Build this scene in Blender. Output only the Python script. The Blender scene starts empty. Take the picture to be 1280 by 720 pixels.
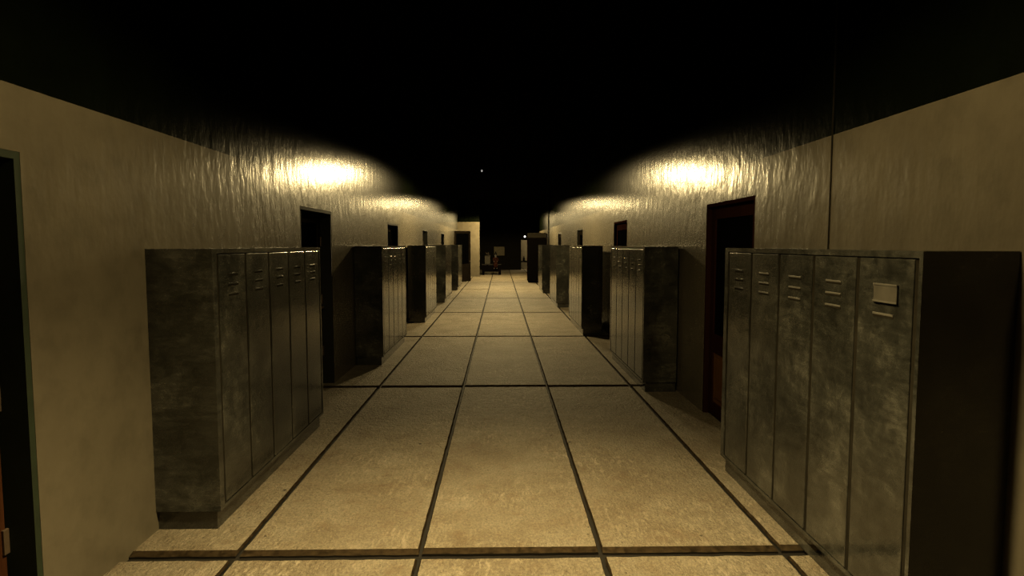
import bpy, bmesh, math, random
from mathutils import Vector, Matrix
random.seed(7)
S = bpy.context.scene
COL = S.collection
PI = math.pi

# ------------------------------------------------------------------ materials
def material(name):
    m = bpy.data.materials.new(name); m.use_nodes = True
    nt = m.node_tree
    return m, nt, nt.nodes['Principled BSDF']

def node(nt, kind, **kw):
    n = nt.nodes.new(kind)
    for k, v in kw.items():
        if k in n.inputs: n.inputs[k].default_value = v
        else: setattr(n, k, v)
    return n

def coords(nt, scale=(1, 1, 1)):
    tc = node(nt, 'ShaderNodeTexCoord'); mp = node(nt, 'ShaderNodeMapping')
    mp.inputs['Scale'].default_value = scale
    nt.links.new(tc.outputs['Object'], mp.inputs['Vector'])
    return mp.outputs['Vector']

def noise(nt, vec, scale, detail=6, rough=0.6, dist=0.0):
    n = node(nt, 'ShaderNodeTexNoise')
    n.inputs['Scale'].default_value = scale; n.inputs['Detail'].default_value = detail
    n.inputs['Roughness'].default_value = rough; n.inputs['Distortion'].default_value = dist
    nt.links.new(vec, n.inputs['Vector'])
    return n.outputs['Fac']

def ramp(nt, fac, stops):
    r = node(nt, 'ShaderNodeValToRGB')
    el = r.color_ramp.elements
    while len(el) < len(stops): el.new(0.5)
    for e, (p, c) in zip(el, stops):
        e.position = p; e.color = (c, c, c, 1) if isinstance(c, (int, float)) else (*c, 1)
    nt.links.new(fac, r.inputs['Fac'])
    return r.outputs['Color']

def mix(nt, fac, a, b, blend='MIX'):
    n = node(nt, 'ShaderNodeMix', data_type='RGBA', blend_type=blend)
    for sock, v in ((n.inputs[0], fac), (n.inputs[6], a), (n.inputs[7], b)):
        if isinstance(v, (int, float)): sock.default_value = v
        elif isinstance(v, tuple): sock.default_value = (*v, 1)
        else: nt.links.new(v, sock)
    return n.outputs[2]

def add(nt, a, b, wa=1.0, wb=1.0):
    def mul(x, w):
        n = node(nt, 'ShaderNodeMath', operation='MULTIPLY'); n.inputs[1].default_value = w
        nt.links.new(x, n.inputs[0]); return n.outputs[0]
    n = node(nt, 'ShaderNodeMath', operation='ADD')
    nt.links.new(mul(a, wa), n.inputs[0]); nt.links.new(mul(b, wb), n.inputs[1])
    return n.outputs[0]

def bump(nt, bsdf, height, strength, distance):
    b = node(nt, 'ShaderNodeBump'); b.inputs['Strength'].default_value = strength
    b.inputs['Distance'].default_value = distance
    nt.links.new(height, b.inputs['Height']); nt.links.new(b.outputs['Normal'], bsdf.inputs['Normal'])

def plain(name, col, rough=0.6, metal=0.0, spec=0.5, var=0.25, scale=9.0):
    m, nt, b = material(name)
    v = coords(nt)
    c = ramp(nt, noise(nt, v, scale), [(0.3, tuple(x*(1-var) for x in col)), (0.7, tuple(x*(1+var) for x in col))])
    nt.links.new(c, b.inputs['Base Color'])
    b.inputs['Roughness'].default_value = rough; b.inputs['Metallic'].default_value = metal
    b.inputs['Specular IOR Level'].default_value = spec
    return m

def painted_wall(name, lo, hi, rough, spec=0.22):
    m, nt, b = material(name)
    v = coords(nt)
    big = noise(nt, v, 1.7, 8, 0.65)
    c = ramp(nt, big, [(0.3, lo), (0.7, hi)])
    spots = ramp(nt, noise(nt, v, 5.5, 5, 0.6), [(0.35, 0.82), (0.55, 1.0)])
    c = mix(nt, 0.8, c, spots, 'MULTIPLY')
    nt.links.new(c, b.inputs['Base Color'])
    b.inputs['Roughness'].default_value = rough
    b.inputs['Specular IOR Level'].default_value = spec
    # trowelled, slightly runny plaster: broad vertical runs and fine pits
    runs = noise(nt, coords(nt, (1, 1.0, 0.40)), 5.0, 3, 0.5)
    fine = noise(nt, v, 34.0, 4, 0.6)
    ham = noise(nt, coords(nt, (1, 1, 0.55)), 14.0, 2, 0.5)
    h = add(nt, add(nt, runs, ham, 1.0, 0.42), fine, 1.0, 0.09)
    bump(nt, b, h, 1.0, WALL_BUMP)
    return m

WALL_BUMP = 0.007
CREAM = painted_wall('cream_plaster', (0.046, 0.0395, 0.0275), (0.060, 0.052, 0.0365), 0.215)
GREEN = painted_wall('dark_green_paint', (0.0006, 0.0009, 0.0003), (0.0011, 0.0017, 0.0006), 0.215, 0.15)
BLACKISH = plain('near_black_paint', (0.0035, 0.0032, 0.0022), 0.8, spec=0.0)  # even near-black tone for the end, back and lobby walls
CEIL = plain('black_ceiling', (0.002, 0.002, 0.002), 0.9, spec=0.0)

def concrete():
    m, nt, b = material('worn_concrete_slab')
    v = coords(nt)
    c = ramp(nt, noise(nt, v, 1.6, 8, 0.68), [(0.32, (0.054, 0.043, 0.028)), (0.50, (0.070, 0.059, 0.041)), (0.68, (0.084, 0.074, 0.055))])
    # fine sandy grain and pale scuffs
    c = mix(nt, 0.8, c, ramp(nt, noise(nt, coords(nt, (1, 0.6, 1)), 70, 4, 0.75), [(0.34, 0.62), (0.50, 1.0), (0.64, 1.40)]), 'MULTIPLY')
    scuff = ramp(nt, noise(nt, coords(nt, (1, 0.30, 1)), 30, 8, 0.75, 0.6), [(0.50, 0.0), (0.64, 1.0)])
    where = ramp(nt, noise(nt, v, 1.1, 4, 0.6), [(0.42, 0.0), (0.62, 0.8)])
    k = node(nt, 'ShaderNodeMath', operation='MULTIPLY'); nt.links.new(scuff, k.inputs[0]); nt.links.new(where, k.inputs[1])
    c = mix(nt, k.outputs[0], c, (0.150, 0.132, 0.098))
    rust = ramp(nt, noise(nt, v, 5, 6, 0.7), [(0.52, 0.0), (0.72, 0.6)])
    c = mix(nt, rust, c, (0.052, 0.034, 0.018))
    pits = None
    for sc, lo, hi in ((2.1, 0.018, 0.034), (9.0, 0.030, 0.075)):
        pit = node(nt, 'ShaderNodeTexVoronoi'); pit.inputs['Scale'].default_value = sc
        nt.links.new(coords(nt, (1, 0.8, 1)), pit.inputs['Vector'])
        pm = ramp(nt, pit.outputs['Distance'], [(lo, 0.08 if sc < 5 else 0.45), (hi, 1.0)])
        pits = pm if pits is None else mix(nt, 1.0, pits, pm, 'MULTIPLY')
    c = mix(nt, 1.0, c, pits, 'MULTIPLY')
    nt.links.new(c, b.inputs['Base Color'])
    b.inputs['Roughness'].default_value = 0.75
    b.inputs['Specular IOR Level'].default_value = 0.06
    h = add(nt, noise(nt, coords(nt, (1, 0.5, 1)), 44, 5, 0.65, 0.4), noise(nt, v, 12, 4, 0.6), 0.7, 0.8)
    h = add(nt, h, pits, 1.0, 0.5)
    bump(nt, b, h, 1.0, 0.034)
    return m
CONC = concrete()
EDGE = plain('dirty_shaded_slab_edge', (0.0105, 0.0075, 0.0042), 0.9, spec=0.0, var=0.7, scale=25)  # brown joint dirt, with the shade on the bevels painted in
GROUT = plain('dirty_joint', (0.003, 0.0024, 0.0015), 0.9, spec=0.1)

def locker_metal():
    m, nt, b = material('worn_grey_metal')
    v = coords(nt)
    oi = node(nt, 'ShaderNodeObjectInfo')
    off = node(nt, 'ShaderNodeVectorMath', operation='ADD')
    nt.links.new(v, off.inputs[0]); nt.links.new(oi.outputs['Location'], off.inputs[1])
    p = off.outputs[0]
    c = ramp(nt, noise(nt, p, 2.4, 9, 0.7), [(0.32, (0.0055, 0.0055, 0.0045)), (0.50, (0.014, 0.014, 0.0114)), (0.66, (0.036, 0.035, 0.0285))])
    scr = noise(nt, p, 9, 8, 0.75, 1.5)
    c = mix(nt, 0.6, c, ramp(nt, scr, [(0.36, 0.45), (0.5, 1.0), (0.66, 1.5)]), 'MULTIPLY')
    sm = node(nt, 'ShaderNodeMapping'); sm.inputs['Scale'].default_value = (3.0, 3.0, 17.0); sm.inputs['Rotation'].default_value = (0.12, 0.08, 0)
    nt.links.new(p, sm.inputs['Vector'])
    c = mix(nt, 0.7, c, ramp(nt, noise(nt, sm.outputs['Vector'], 1.6, 7, 0.7, 0.8), [(0.36, 0.55), (0.52, 1.0), (0.66, 1.55)]), 'MULTIPLY')
    nt.links.new(c, b.inputs['Base Color'])
    b.inputs['Metallic'].default_value = 0.15; b.inputs['IOR'].default_value = 1.75
    r = ramp(nt, noise(nt, p, 4, 8, 0.7), [(0.3, LOCK_ROUGH[0]), (0.7, LOCK_ROUGH[1])])
    nt.links.new(r, b.inputs['Roughness'])
    b.inputs['Specular IOR Level'].default_value = 0.5
    h = add(nt, noise(nt, p, 11, 6, 0.6), noise(nt, p, 60, 3, 0.6), 1.0, 0.15)
    bump(nt, b, h, 0.7, 0.002)
    return m
LOCK_ROUGH = (0.10, 0.20)
LOCK = locker_metal()
GAP = plain('dark_gap', (0.008, 0.007, 0.005), 0.9, spec=0.0)
LOUVRE = plain('pale_lit_lip', (0.045, 0.041, 0.031), 0.5, 0.2)  # pale tone paints the light caught on the louvre lips
CARD = plain('stained_card', (0.030, 0.027, 0.020), 0.8, spec=0.1)

def wood(name, a, b_, rough=0.6):
    m, nt, b = material(name)
    c = ramp(nt, noise(nt, coords(nt, (9, 9, 0.9)), 3.0, 6, 0.6, 1.2), [(0.3, a), (0.7, b_)])
    nt.links.new(c, b.inputs['Base Color']); b.inputs['Roughness'].default_value = rough
    b.inputs['Specular IOR Level'].default_value = 0.0
    return m
WOOD_BROWN = wood('brown_door_wood', (0.014, 0.0052, 0.0024), (0.026, 0.010, 0.0044))
WOOD_ORANGE = wood('orange_brown_panel', (0.040, 0.018, 0.006), (0.060, 0.028, 0.009))
WOOD_RED = wood('dark_red_brown_frame', (0.0085, 0.0030, 0.0020), (0.0145, 0.0052, 0.0034))
WOOD_DARK = wood('near_black_door', (0.005, 0.004, 0.003), (0.009, 0.007, 0.005))
JAMB_GREEN = plain('dark_green_jamb', (0.0065, 0.0105, 0.0045), 0.7, spec=0.2)
JAMB_BLACK = plain('black_jamb', (0.004, 0.004, 0.003), 0.8, spec=0.1)
PANE = plain('black_glass', (0.001, 0.001, 0.001), 0.7, spec=0.0)
HINGE = plain('dull_hinge', (0.05, 0.035, 0.022), 0.5, 0.5)

def emit(name, col, strength):
    m, nt, b = material(name)
    b.inputs['Base Color'].default_value = (*col, 1)
    b.inputs['Emission Color'].default_value = (*col, 1); b.inputs['Emission Strength'].default_value = strength
    return m

# ------------------------------------------------------------------ mesh helpers
class MB:
    def __init__(s): s.bm = bmesh.new()
    def box(s, a, b, mat=0, bevel=0.0):
        bm = s.bm
        x0, y0, z0 = [min(p, q) for p, q in zip(a, b)]; x1, y1, z1 = [max(p, q) for p, q in zip(a, b)]
        vs = [bm.verts.new(p) for p in ((x0,y0,z0),(x1,y0,z0),(x1,y1,z0),(x0,y1,z0),(x0,y0,z1),(x1,y0,z1),(x1,y1,z1),(x0,y1,z1))]
        fs = [bm.faces.new([vs[i] for i in q]) for q in ((3,2,1,0),(4,5,6,7),(0,1,5,4),(1,2,6,5),(2,3,7,6),(3,0,4,7))]
        for f in fs: f.material_index = mat
        if bevel:
            es = {e for f in fs for e in f.edges}
            bmesh.ops.bevel(bm, geom=list(es), offset=bevel, segments=2, profile=0.5, affect='EDGES', material=-1)
        return s
    def tube(s, pts, r, seg=12, mat=0, cap=True):
        bm = s.bm; rings = []
        rs = r if isinstance(r, (list, tuple)) else [r]*len(pts)
        pts = [Vector(p) for p in pts]
        for i, p in enumerate(pts):
            d = (pts[min(i+1, len(pts)-1)] - pts[max(i-1, 0)]).normalized()
            q = d.to_track_quat('Z', 'Y')
            rings.append([bm.verts.new(p + q @ Vector((rs[i]*math.cos(2*PI*k/seg), rs[i]*math.sin(2*PI*k/seg), 0))) for k in range(seg)])
        for a, b in zip(rings, rings[1:]):
            for k in range(seg):
                f = bm.faces.new((a[k], a[(k+1) % seg], b[(k+1) % seg], b[k])); f.material_index = mat; f.smooth = True
        if cap:
            for rg, fl in ((rings[0], True), (rings[-1], False)):
                f = bm.faces.new(list(reversed(rg)) if fl else rg); f.material_index = mat
        return s
    def ball(s, c, r, sc=(1, 1, 1), mat=0, sub=3):
        g = bmesh.ops.create_icosphere(s.bm, subdivisions=sub, radius=r, matrix=Matrix.Translation(c) @ Matrix.Diagonal((*sc, 1)))
        for v in g['verts']:
            for f in v.link_faces: f.smooth = True; f.material_index = mat
        return s
    def build(s, name, mats, parent=None, loc=None):
        me = bpy.data.meshes.new(name)
        bmesh.ops.recalc_face_normals(s.bm, faces=s.bm.faces)
        s.bm.to_mesh(me); s.bm.free()
        for m in (mats if isinstance(mats, (list, tuple)) else [mats]): me.materials.append(m)
        o = bpy.data.objects.new(name, me); COL.objects.link(o)
        if parent: o.parent = parent
        if loc: o.location = loc
        return o

def tag(o, label=None, cat=None, group=None, kind=None):
    for k, v in (('label', label), ('category', cat), ('group', group), ('kind', kind)):
        if v: o[k] = v
    return o

def thing(name, label, cat, loc=(0, 0, 0), rz=0.0, group=None, kind=None):
    o = bpy.data.objects.new(name, None); COL.objects.link(o)
    o.empty_display_size = 0.1
    o.location = loc; o.rotation_euler = (0, 0, rz)
    return tag(o, label, cat, group, kind)

def copy_tree(o, parent=None):
    c = o.copy(); COL.objects.link(c)
    if parent: c.parent = parent
    for ch in list(o.children): copy_tree(ch, c)
    return c

# ------------------------------------------------------------------ layout numbers
WX = 2.2                 # the side walls' faces
CREAM_TOP = 2.55
CEIL_Z = 4.3
DOOR_W, DOOR_H = 1.25, 2.25
Y0 = -6.0
L_END, R_END = 31.3, 34.8
END_Y = 43.6
left_doors = [1.62, 6.77, 11.95, 17.30, 22.65]
right_doors = [-0.2, 5.27, 10.62, 16.35, 22.20, 29.0]

# ------------------------------------------------------------------ floor: concrete slabs with open joints
def build_floor():
    mb = MB(); bm = mb.bm
    step = 1.080; xs = [-1.562 + step*k for k in range(-5, 9)]
    ys = [3.49 + 4.275*k for k in range(-3, 12)]
    for i in range(len(xs)-1):
        for j in range(len(ys)-1):
            xa, xb, ya, yb = xs[i], xs[i+1], ys[j], ys[j+1]
            if xb < -2.3 or xa > 2.3:
                if ya < 26: continue
            near = yb < 13
            gx = 0.012; gy = 0.034 if near else 0.026
            n = 0.07 if near else 0.6
            def side(p, q):
                p, q = Vector(p), Vector(q); L = (q-p).length; m = max(1, int(L/n))
                return [p.lerp(q, t/m) for t in range(m)]
            c = [(xa+gx, ya+gy), (xb-gx, ya+gy), (xb-gx, yb-gy), (xa+gx, yb-gy)]
            out = []
            for k in range(4): out += side((*c[k], 0), (*c[(k+1) % 4], 0))
            J = 0.0035 if near else 0.001
            dz = random.uniform(-0.0025, 0.0025)
            low, mid, top = [], [], []
            cx, cy = (xa+xb)/2, (ya+yb)/2
            for p in out:
                jx, jy = random.uniform(-J, J), random.uniform(-J, J)
                ix = 1 if p.x < cx else -1; iy = 1 if p.y < cy else -1
                wx = 0.007; wy = (0.032 if p.y < cy else 0.012) + random.uniform(-.006, .006)*near
                ex = abs(p.x - cx)/((xb-xa)/2-gx); ey = abs(p.y-cy)/((yb-ya)/2-gy)
                fx, fy = (1 if ex > 0.999 else 0), (1 if ey > 0.999 else 0)
                tx = p.x + jx + ix*wx*fx; ty = p.y + jy + iy*wy*fy
                # keep the inner outline inside the slab next to the corners
                tx = min(max(tx, xa+gx+wx), xb-gx-wx); ty = min(max(ty, ya+gy+0.045), yb-gy-0.012)
                low.append(bm.verts.new((p.x+jx, p.y+jy, -0.035)))
                mid.append(bm.verts.new((p.x+jx, p.y+jy, -0.016+dz)))
                top.append(bm.verts.new((tx, ty, dz)))
            m = len(out)
            for A, B, im in ((low, mid, 1), (mid, top, 2)):
                for k in range(m):
                    bm.faces.new((A[k], A[(k+1) % m], B[(k+1) % m], B[k])).material_index = im
            bm.faces.new(top).material_index = 0
    mb.box((-7, Y0, -0.2), (7, 49, -0.03), 1)
    o = mb.build('floor', [CONC, GROUT, EDGE])
    tag(o, 'worn beige concrete slab floor with dark joints', 'floor', kind='structure')
build_floor()

# ------------------------------------------------------------------ walls with door openings
def build_side_wall(name, sgn, doors, y_end, label):
    mb = MB()
    xa, xb = sgn*WX, sgn*(WX+0.30)
    y = Y0
    for d in doors:
        if d > y: mb.box((xa, y, -0.03), (xb, d, CREAM_TOP), 0)
        mb.box((xa, d, DOOR_H), (xb, d+DOOR_W, CREAM_TOP), 0)
        y = d + DOOR_W
    mb.box((xa, y, -0.03), (xb, y_end, CREAM_TOP), 0)
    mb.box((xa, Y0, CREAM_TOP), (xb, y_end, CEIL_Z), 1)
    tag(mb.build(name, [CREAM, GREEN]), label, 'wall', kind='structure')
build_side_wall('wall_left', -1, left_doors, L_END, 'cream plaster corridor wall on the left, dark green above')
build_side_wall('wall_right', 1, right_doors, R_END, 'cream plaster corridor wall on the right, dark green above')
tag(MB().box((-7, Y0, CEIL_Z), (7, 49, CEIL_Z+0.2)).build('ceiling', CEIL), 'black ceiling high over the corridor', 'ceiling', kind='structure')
tag(MB().box((-2.6, Y0-0.2, -0.03), (2.6, Y0, CEIL_Z)).build('wall_back', BLACKISH), 'dark wall behind the viewpoint', 'wall', kind='structure')
# hairline joint in the right wall
tag(MB().box((WX-0.004, 4.055, 0.0), (WX+0.004, 4.071, CEIL_Z-0.01)).build('trim_1', GAP), 'thin dark vertical joint in the right wall above the nearest lockers', 'joint', kind='structure')

# the lobby at the far end
tag(MB().box((-7, 34.5, -0.03), (-1.19, 34.8, 3.07), 0).box((-7, 34.5, 3.07), (-1.19, 34.8, CEIL_Z), 1)  # dark upper part paints in where the lamp's light ends
    .build('wall_far', [CREAM, GREEN]), 'lit cream wall face closing off the left side at the far end', 'wall', kind='structure')
DX0, DX1, DZ = 1.46, 2.50, 2.12
tag(MB().box((-7, END_Y, -0.03), (DX0, END_Y+0.25, CEIL_Z)).box((DX1, END_Y, -0.03), (7, END_Y+0.25, CEIL_Z)).box((DX0, END_Y, DZ), (DX1, END_Y+0.25, CEIL_Z))
    .build('wall_end', BLACKISH), 'dark end wall of the corridor with a lit doorway', 'wall', kind='structure')
tag(MB().box((-1, 46.4, -0.03), (5, 46.6, CEIL_Z)).build('wall_room', CREAM), 'pale wall seen through the doorway in the end wall', 'wall', kind='structure')
tag(MB().box((-7.2, 30, -0.03), (-7, 49, CEIL_Z)).build('wall_lobby_left', BLACKISH), 'dark left wall of the far lobby', 'wall', kind='structure')
tag(MB().box((7, 30, -0.03), (7.2, 49, CEIL_Z)).build('wall_lobby_right', BLACKISH), 'dark right wall of the far lobby', 'wall', kind='structure')

# ------------------------------------------------------------------ doors
def leaf_parts(parent, w, h, t, woodm, panelm, pane_m=PANE):
    """A half-glazed leaf in the local y-z plane, hinge side at y=0, front face at x=0, back at x=-t."""
    st = 0.115
    z_a, z_b, z_c, z_d = 0.15, 0.68, 0.87, h-0.12
    mb = MB()
    mb.box((-t, 0, 0.01), (0, st, h), 0, 0.004).box((-t, w-st, 0.01), (0, w, h), 0, 0.004)
    mb.box((-t, st, 0.01), (0, w-st, z_a), 0, 0.004).box((-t, st, z_b), (0, w-st, z_c), 0, 0.004).box((-t, st, z_d), (0, w-st, h), 0, 0.004)
    leaf = mb.build('door_leaf', woodm, parent)
    MB().box((-t*0.65, st, z_c), (-t*0.35, w-st, z_d)).build('glass_pane', pane_m, leaf)
    MB().box((-t*0.8, st, z_a), (-t*0.3, w-st, z_b)).box((-t*0.3, st+0.05, z_a+0.05), (-t*0.12, w-st-0.05, z_b-0.05), 0, 0.008).build('lower_panel', panelm, leaf)
    k = MB()
    k.tube([(0, w-0.06, 1.0), (0.045, w-0.06, 1.0)], 0.012, 10).tube([(0.045, w-0.06, 1.0), (0.045, w-0.17, 1.0)], 0.010, 10)
    k.build('door_handle', HINGE, leaf)
    return leaf

def make_door(idx, side, y, jamb, woodm, panelm, label):
    sgn = -1 if side == 'l' else 1
    # local frame: +x points into the corridor
    if side == 'l': o = thing('door_%d' % idx, label, 'door', (-WX, y, 0), 0.0, kind='structure')
    else: o = thing('door_%d' % idx, label, 'door', (WX, y+DOOR_W, 0), PI, kind='structure')
    W, H, dep = DOOR_W, DOOR_H, 0.26
    fr = MB(); j = 0.035
    fr.box((-dep, 0, 0), (-0.002, j, H), 0).box((-dep, W-j, 0), (-0.002, W, H), 0).box((-dep, j, H-j), (-0.002, W-j, H), 0)
    fr.box((-dep, j, -0.001), (-0.17, W-j, 0.012), 0)
    fr.build('door_frame', jamb, o)
    leaf = leaf_parts(o, W-2*j-0.01, H-j-0.02, 0.05, woodm, panelm)
    leaf.location = (-0.135 if side == 'l' else -0.045, j+0.005, 0.013)
    hg = MB()
    for z in (0.42, 1.1, 1.85):
        hg.box((-0.002, W-2*j-0.035, z-0.06), (0.012, W-2*j-0.002, z+0.06), 0, 0.003)
    hg.build('hinge', HINGE, leaf)
    return o
n = 1
names = ['nearest', 'second', 'third', 'fourth', 'fifth', 'sixth']
notes_l = ['brown wooden door cut by the left edge of the picture, in a dark green opening', 'black door in the left wall just past the nearest lockers',
           'dark door in the left wall above the second lockers', 'dark door in the left wall above the third lockers', 'dark door in the left wall above the fourth lockers']
for k, y in enumerate(left_doors):
    make_door(n, 'l', y, JAMB_GREEN if k == 0 else JAMB_BLACK, WOOD_BROWN if k == 0 else WOOD_DARK, WOOD_ORANGE if k == 0 else WOOD_DARK, notes_l[k]); n += 1
notes_r = ['door in the right wall beside the viewpoint', 'red-brown framed door with black glass and orange-brown panel behind the nearest right lockers',
           'dark door in the right wall above the second lockers', 'dark door in the right wall above the third lockers', 'dark door in the right wall above the fourth lockers',
           'farthest dark door in the right wall, beside a thin pipe']
for k, y in enumerate(right_doors):
    if k == 0:
        continue
    make_door(n, 'r', y, WOOD_RED if k < 3 else JAMB_BLACK, WOOD_RED if k < 3 else WOOD_DARK, WOOD_ORANGE if k < 3 else WOOD_DARK, notes_r[k]); n += 1
# door leaf standing open into the corridor at the far left
dl = thing('door_%d' % n, 'tall dark door standing open in front of the lit cream wall at the far left', 'door', (-2.2, 29.2, 0), math.atan2(-0.76, 0.9)*1.0, kind='structure')
lf = leaf_parts(dl, 1.12, 2.46, 0.06, WOOD_DARK, WOOD_DARK)

# ------------------------------------------------------------------ lockers
LD, LL, LH, PL = 0.415, 2.27, 1.80, 0.125
def make_locker():
    o = thing('locker_bank', '-', 'lockers')
    mb = MB()
    f0, pitch, gap = 0.060, 0.4310, 0.032
    mb.box((0, 0.0, PL), (LD-0.022, LL, LH), 0)
    mb.box((LD-0.022, 0, PL), (LD, f0, LH), 0).box((LD-0.022, f0+5*pitch+gap-0.0, PL), (LD, LL, LH), 0)
    mb.box((LD-0.022, f0, LH-0.03), (LD, f0+5*pitch+gap, LH), 0).box((LD-0.022, f0, PL), (LD, f0+5*pitch+gap, PL+0.022), 0)
    mb.box((LD-0.0215, f0, PL+0.022), (LD-0.0075, f0+5*pitch+gap, LH-0.03), 1)  # dark backing, shade between the doors put into its colour
    mb.build('body', [LOCK, GAP], o)
    MB().box((0.0, 0.025, 0.0), (LD-0.035, LL-0.025, PL)).build('plinth', LOCK, o)
    for k in range(5):
        a, b = f0 + k*pitch + gap, f0 + (k+1)*pitch
        d = MB().box((LD-0.020, a, PL+0.028), (LD-0.001, b, LH-0.036), 0, 0.004).build('locker_door', LOCK, o)
        c = (a+b)/2
        for z in (1.635, 1.570, 1.505):
            v = MB().box((LD-0.001, c-0.075, z-0.006), (LD+0.003, c+0.075, z+0.004), 0, 0.001)
            v.box((LD-0.0012, c-0.075, z-0.016), (LD+0.0004, c+0.075, z-0.006), 1)
            v.build('vent_louvre', [LOUVRE if k == 9 else LOCK, GAP], d)
    return o
lock0 = make_locker()
lk = [  # side, near end y, front |x|, label
    ('l', 3.82, 1.79, 'worn grey metal locker bank nearest on the left, its scratched end panel lit'),
    ('l', 9.15, 1.77, 'second grey locker bank along the left wall, dark end and shadow on the floor'),
    ('l', 14.15, 1.73, 'third locker bank along the left wall, black lower end panel'),
    ('l', 19.0, 1.71, 'fourth locker bank along the left wall'),
    ('l', 24.2, 1.68, 'fifth and farthest locker bank along the left wall, before the open dark door'),
    ('r', 2.54, 1.78, 'large grey metal locker bank nearest on the right, with louvres and a label card'),
    ('r', 7.40, 1.75, 'second locker bank along the right wall, past the red-brown framed door'),
    ('r', 12.15, 1.62, 'third locker bank along the right wall with pitch black end panel'),
    ('r', 17.5, 1.60, 'fourth locker bank along the right wall with dull grey end panel'),
    ('r', 22.7, 1.54, 'fifth and farthest locker bank along the right wall, before the tall dark cabinet')]
for i, (sd, y, fx, lab) in enumerate(lk):
    o = lock0 if i == 0 else copy_tree(lock0)
    if sd == 'l': o.location = (-fx-LD, y, 0); o.rotation_euler = (0, 0, 0)
    else: o.location = (fx+LD, y+LL, 0); o.rotation_euler = (0, 0, PI)
    o['label'] = lab; o['category'] = 'lockers'; o['group'] = 'locker banks along the corridor'
    if i == 5:
        # pale louvre lips and a card holder on the nearest doors of this bank (its last doors in local order)
        doors = sorted([c for c in o.children if c.name.startswith('locker_door')], key=lambda c: c.data.vertices[0].co.y)
        for d in doors[1:]:
            for v in d.children:
                v.data = v.data.copy(); v.data.materials[0] = LOUVRE
        near = doors[-1]
        ys_ = [v.co.y for v in near.data.vertices]; c = (min(ys_)+max(ys_))/2 + 0.02
        cm = MB().box((LD+0.0005, c-0.085, 1.562), (LD+0.0085, c+0.085, 1.646), 0, 0.002).box((LD+0.0085, c-0.088, 1.560), (LD+0.0110, c+0.088, 1.568), 1).box((LD+0.0085, c-0.088, 1.640), (LD+0.0110, c+0.088, 1.648), 1)
        cd = cm.build('label_card', [CARD, LOUVRE], near)
        tag(cd, 'pale stained card in a holder')

# ------------------------------------------------------------------ thin pipe on the right wall, bulb specks
pp = MB().tube([(WX-0.04, 27.6, 1.0), (WX-0.04, 27.6, CEIL_Z)], 0.030, 12).build('wall_pipe', JAMB_BLACK)
tag(pp, 'thin black vertical pipe on the right wall near the far end', 'pipe')

hb = thing('hanging_bulb', 'tiny faint bulb hanging in the dark high over the corridor', 'lamp', (-0.53, 17.5, 3.90))
MB().tube([(0, 0, 0.09), (0, 0, CEIL_Z-3.90)], 0.004, 6).build('cord', JAMB_BLACK, hb)
MB().tube([(0, 0, 0.03), (0, 0, 0.09)], 0.016, 10).build('socket', JAMB_BLACK, hb)
MB().ball((0, 0, 0), 0.024, (1, 1, 1.25)).build('bulb', emit('faint_bulb', (1, 0.97, 0.9), 0.35), hb)

wl = thing('wall_lamp', 'small white glowing lamp on the dark end wall above the lit doorway', 'lamp', (1.72, END_Y, 2.36))
MB().box((-0.06, -0.02, -0.08), (0.06, 0.0, 0.08), 0, 0.006).build('back_plate', JAMB_BLACK, wl)
MB().tube([(0, -0.02, 0.0), (0, -0.09, 0.0)], 0.02, 10).build('arm', JAMB_BLACK, wl)
MB().ball((0, -0.13, 0), 0.065, (1, 1, 1)).build('bulb', emit('white_bulb', (1, 0.97, 0.92), 2.5), wl)

# ------------------------------------------------------------------ far end furniture
nb = thing('notice_board', 'pale square notice board on the dark end wall', 'board', (-0.10, END_Y-0.001, 1.33))
BW, BH = 0.37, 0.31
MB().box((-BW, -0.03, -BH), (BW, 0, BH)).build('panel', plain('yellowed_board', (0.050, 0.043, 0.028), 0.8, spec=0.1), nb)
MB().box((-BW-.02, -0.04, -BH-.02), (BW+.02, -0.0, -BH)).box((-BW-.02, -0.04, BH), (BW+.02, -0.0, BH+.02)).box((-BW-.02, -0.04, -BH), (-BW, -0.0, BH)).box((BW, -0.04, -BH), (BW+.02, -0.0, BH)).build('frame', WOOD_DARK, nb)

bx0, bx1, by = -1.13, 0.03, 36.3
bn = thing('bench', 'low black bench near the end of the corridor', 'bench', ((bx0+bx1)/2, by, 0))
hw = (bx1-bx0)/2
BLK = plain('black_bench_paint', (0.0010, 0.0008, 0.0008), 0.8, spec=0.0)
MB().box((-hw, 0, 0.58), (hw, 0.55, 0.64), 0, 0.01).build('seat', plain('dull_bench_top', (0.006, 0.0054, 0.005), 0.8, spec=0.02), bn)
MB().box((-hw+.03, 0.03, 0.19), (hw-.03, 0.52, 0.58), 0, 0.01).build('apron', BLK, bn)
for sx in (-1, 1):
    for y_ in (0.02, 0.44):
        MB().box((sx*(hw-.01), y_, 0), (sx*(hw-.16), y_+.10, 0.58), 0, 0.008).build('leg', BLK, bn)

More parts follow.
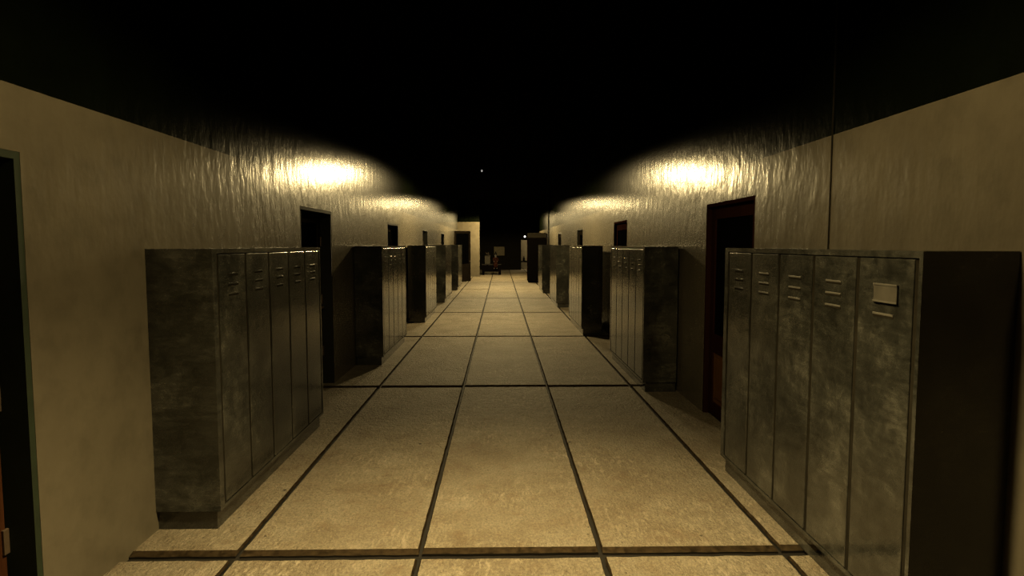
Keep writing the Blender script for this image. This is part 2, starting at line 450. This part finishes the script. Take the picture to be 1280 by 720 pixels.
pt = thing('planter', 'pale upright planter box with dry white tufts on the left of the bench', 'planter', (-0.79, by+0.28, 0.64))
pb = MB(); pb.box((-0.16, -0.13, 0), (0.16, 0.13, 0.50), 0, 0.012); pb.box((-0.175, -0.145, 0.46), (0.175, 0.145, 0.50), 0, 0.006)
pb.build('pot', plain('pale_pot', (0.010, 0.0088, 0.0063), 0.8, spec=0.1), pt)
tf = MB()
for k in range(26):
    a = random.uniform(0, 2*PI); r = random.uniform(0.02, 0.20); h = random.uniform(0.06, 0.22)
    tf.tube([(0.05*math.cos(a), 0.05*math.sin(a), 0.49), (0.7*r*math.cos(a), 0.7*r*math.sin(a), 0.5+0.8*h), (r*math.cos(a), r*math.sin(a), 0.5+h)], [0.014, 0.016, 0.004], 6)
tf.build('foliage', plain('dry_leaves', (0.010, 0.008, 0.006), 0.9, spec=0.05, var=0.5), pt)

# seated doll on the front edge of the bench
def skin_body(name, joints, edges, mat, parent, root=0, sub=2):
    me = bpy.data.meshes.new(name); me.from_pydata([j[:3] for j in joints], edges, [])
    o = bpy.data.objects.new(name, me); COL.objects.link(o)
    if parent: o.parent = parent
    md = o.modifiers.new('skin', 'SKIN'); md.use_smooth_shade = True
    ly = me.skin_vertices[0] if me.skin_vertices else None
    if ly is None:
        bm = bmesh.new(); bm.from_mesh(me); bm.verts.layers.skin.verify(); bm.to_mesh(me); bm.free(); ly = me.skin_vertices[0]
    for i, j in enumerate(joints):
        r = j[3]; ly.data[i].radius = (r, r) if not isinstance(r, tuple) else r
        ly.data[i].use_root = (i == root)
    s = o.modifiers.new('sub', 'SUBSURF'); s.levels = sub; s.render_levels = sub
    me.materials.append(mat)
    return o
SKIN = plain('pale_face', (0.009, 0.0075, 0.006), 0.6)
REDCL = plain('red_patterned_cloth', (0.0050, 0.0019, 0.0013), 0.9, spec=0.0, var=0.85, scale=14)
HAIR = plain('black_hair', (0.0006, 0.0006, 0.0006), 0.8, spec=0.03)
dx = -0.30
dollr = thing('doll', 'seated doll in a reddish dress with black hair on the front of the bench', 'doll', (dx, by+0.10, 0.645))
J = [(0, 0.06, 0.07, 0.085), (0, 0.06, 0.22, 0.080), (0, 0.05, 0.36, 0.075), (0, 0.05, 0.43, 0.034), (0, 0.03, 0.50, 0.062), (0, 0.03, 0.57, 0.060),
     (-0.06, 0.02, 0.06, 0.058), (-0.075, -0.17, 0.05, 0.046), (-0.08, -0.185, -0.20, 0.036), (-0.08, -0.24, -0.29, 0.026),
     (0.06, 0.02, 0.06, 0.058), (0.075, -0.17, 0.05, 0.046), (0.08, -0.185, -0.20, 0.036), (0.08, -0.24, -0.29, 0.026),
     (-0.10, 0.05, 0.36, 0.036), (-0.15, 0.0, 0.22, 0.028), (-0.09, -0.13, 0.14, 0.020),
     (0.10, 0.05, 0.36, 0.036), (0.15, 0.0, 0.22, 0.028), (0.09, -0.13, 0.14, 0.020)]
E_ = [(0,1),(1,2),(2,3),(3,4),(4,5),(0,6),(6,7),(7,8),(8,9),(0,10),(10,11),(11,12),(12,13),(2,14),(14,15),(15,16),(2,17),(17,18),(18,19)]
skin_body('body', J, E_, SKIN, dollr)
DR = [(0, 0.06, 0.40, 0.050), (0, 0.055, 0.33, 0.098), (0, 0.055, 0.20, 0.098), (0, 0.03, 0.10, 0.135), (0, -0.10, 0.075, (0.14, 0.085)), (0, -0.21, 0.03, (0.145, 0.07)), (0, -0.235, -0.10, (0.14, 0.05)), (0, -0.235, -0.24, (0.13, 0.045))]
SL = [(-0.10, 0.05, 0.36, 0.052), (-0.152, 0.0, 0.22, 0.044), (-0.10, -0.11, 0.15, 0.036), (0.10, 0.05, 0.36, 0.052), (0.152, 0.0, 0.22, 0.044), (0.10, -0.11, 0.15, 0.036)]
nd = len(DR)
skin_body('dress', DR + SL, [(i, i+1) for i in range(nd-1)] + [(1, nd), (nd, nd+1), (nd+1, nd+2), (1, nd+3), (nd+3, nd+4), (nd+4, nd+5)], REDCL, dollr)
hr = MB().ball((0, 0.055, 0.585), 0.082, (1.0, 0.92, 1.0)).ball((0, 0.085, 0.47), 0.085, (1.0, 0.55, 1.3)).ball((0, 0.05, 0.68), 0.045, (0.9, 0.8, 1.5))
hr.build('hair', HAIR, dollr)
fc = MB()
for sx in (-1, 1): fc.ball((sx*0.024, -0.032, 0.53), 0.008, sub=2)
fc.build('eyes', HAIR, dollr)
MB().ball((0, -0.036, 0.506), 0.010, (0.8, 1, 1.2), sub=2).build('nose', SKIN, dollr)

tc = thing('tall_cabinet', 'tall dark cabinet with a pale top panel against the right wall beyond the last lockers', 'cabinet', (1.30, 28.9, 0))
DCAB = plain('dark_cabinet', (0.0012, 0.0010, 0.0008), 0.8, spec=0.0, var=0.6, scale=20)
MB().box((0, 0, 0.06), (0.86, 1.0, 2.13), 0, 0.012).build('body', DCAB, tc)
MB().box((0.03, 0.03, 0), (0.83, 0.97, 0.06)).build('plinth', BLK, tc)
MB().box((0, 0, 2.13), (0.86, 1.0, 2.36), 0, 0.01).build('header_panel', plain('pale_header', (0.0085, 0.0075, 0.0055), 0.8, spec=0.0), tc)
MB().box((-0.012, 0.08, 0.2), (0.0, 0.92, 2.08), 0, 0.004).build('cabinet_door', plain('dark_red_front', (0.0022, 0.0010, 0.0008), 0.8, spec=0.0, var=0.6), tc)

rt = thing('side_table', 'small black table in front of the pale wall inside the far doorway', 'table', (1.75, 45.2, 0))
MB().box((-0.5, -0.25, 0.50), (0.5, 0.25, 0.58), 0, 0.006).build('tabletop', BLK, rt)
for sx in (-1, 1):
    for sy in (-1, 1):
        MB().box((sx*0.46, sy*0.22, 0), (sx*0.40, sy*0.16, 0.50)).build('leg', BLK, rt)
bt = MB().tube([(0, 0, 0), (0, 0, 0.02), (0, 0, 0.20), (0, 0, 0.27), (0, 0, 0.36)], [0.055, 0.07, 0.075, 0.03, 0.03], 14).build('vase', BLK, None, (1.72, 45.2, 0.58))
tag(bt, 'small dark vase standing on the table inside the far doorway', 'vase')

# ------------------------------------------------------------------ lights
LAMP = (1.0, 0.75, 0.335)
def lamp(y, cones, z=3.53, x=0.0, rad=0.13):
    """One ceiling lamp at (x, y): cones of (power, full angle, soft edge) that together make its beam."""
    for pw, sz, bl in cones:
        l = bpy.data.lights.new('ceiling_lamp_light', 'SPOT'); l.energy = pw; l.color = LAMP
        l.shadow_soft_size = rad; l.spot_size = math.radians(sz); l.spot_blend = bl
        o = bpy.data.objects.new('ceiling_lamp_light', l); COL.objects.link(o); o.location = (x, y, z)
lamp(2.75, [(420, 166, 0.35), (3400, 100, 1.0)])
lamp(14.7, [(1250, 174, 0.17)], x=-0.22)
lamp(24.9, [(2250, 174, 0.15)])
lamp(32.7, [(3000, 174, 0.14)])
pl = bpy.data.lights.new('room_light', 'POINT'); pl.energy = 420; pl.color = (1, 0.78, 0.42); pl.shadow_soft_size = 0.1
po = bpy.data.objects.new('room_light', pl); COL.objects.link(po); po.location = (2.6, 44.6, 2.6)

w = bpy.data.worlds.new('night'); S.world = w; w.use_nodes = True
w.node_tree.nodes['Background'].inputs['Color'].default_value = (0, 0, 0, 1)
w.node_tree.nodes['Background'].inputs['Strength'].default_value = 0

# ------------------------------------------------------------------ camera
FPX, VX, VY, H = 762.7, 625.8, 305.1, 1.83
yaw = pitch = 0.0
def axes(t, p):
    wv = Vector((math.sin(t)*math.cos(p), math.cos(t)*math.cos(p), -math.sin(p)))
    r = Vector((math.cos(t), -math.sin(t), 0)); return r, r.cross(wv), wv
for _ in range(60):
    r, u, wv = axes(yaw, pitch)
    yaw += (640 + FPX*r.y/wv.y - VX)/FPX
    pitch += (360 - FPX*u.y/wv.y - VY)/FPX
r, u, wv = axes(yaw, pitch)
cam = bpy.data.cameras.new('camera'); co = bpy.data.objects.new('camera', cam); COL.objects.link(co)
cam.sensor_fit = 'HORIZONTAL'; cam.sensor_width = 36.0; cam.lens = 36.0*FPX/1280; cam.clip_end = 200; cam.clip_start = 0.05
co.matrix_world = Matrix(((r.x, u.x, -wv.x, 0), (r.y, u.y, -wv.y, 0), (r.z, u.z, -wv.z, H), (0, 0, 0, 1)))
S.camera = co

S.view_settings.view_transform = 'Standard'; S.view_settings.look = 'None'
S.view_settings.gamma = 1.0; S.view_settings.use_curve_mapping = False
S.view_settings.exposure = 0.0
try:
    S.cycles.use_denoising = True
    S.cycles.use_light_tree = False
    S.cycles.denoising_prefilter = 'NONE'
    S.cycles.sample_clamp_indirect = 3.0; S.cycles.sample_clamp_direct = 30.0
except Exception: pass
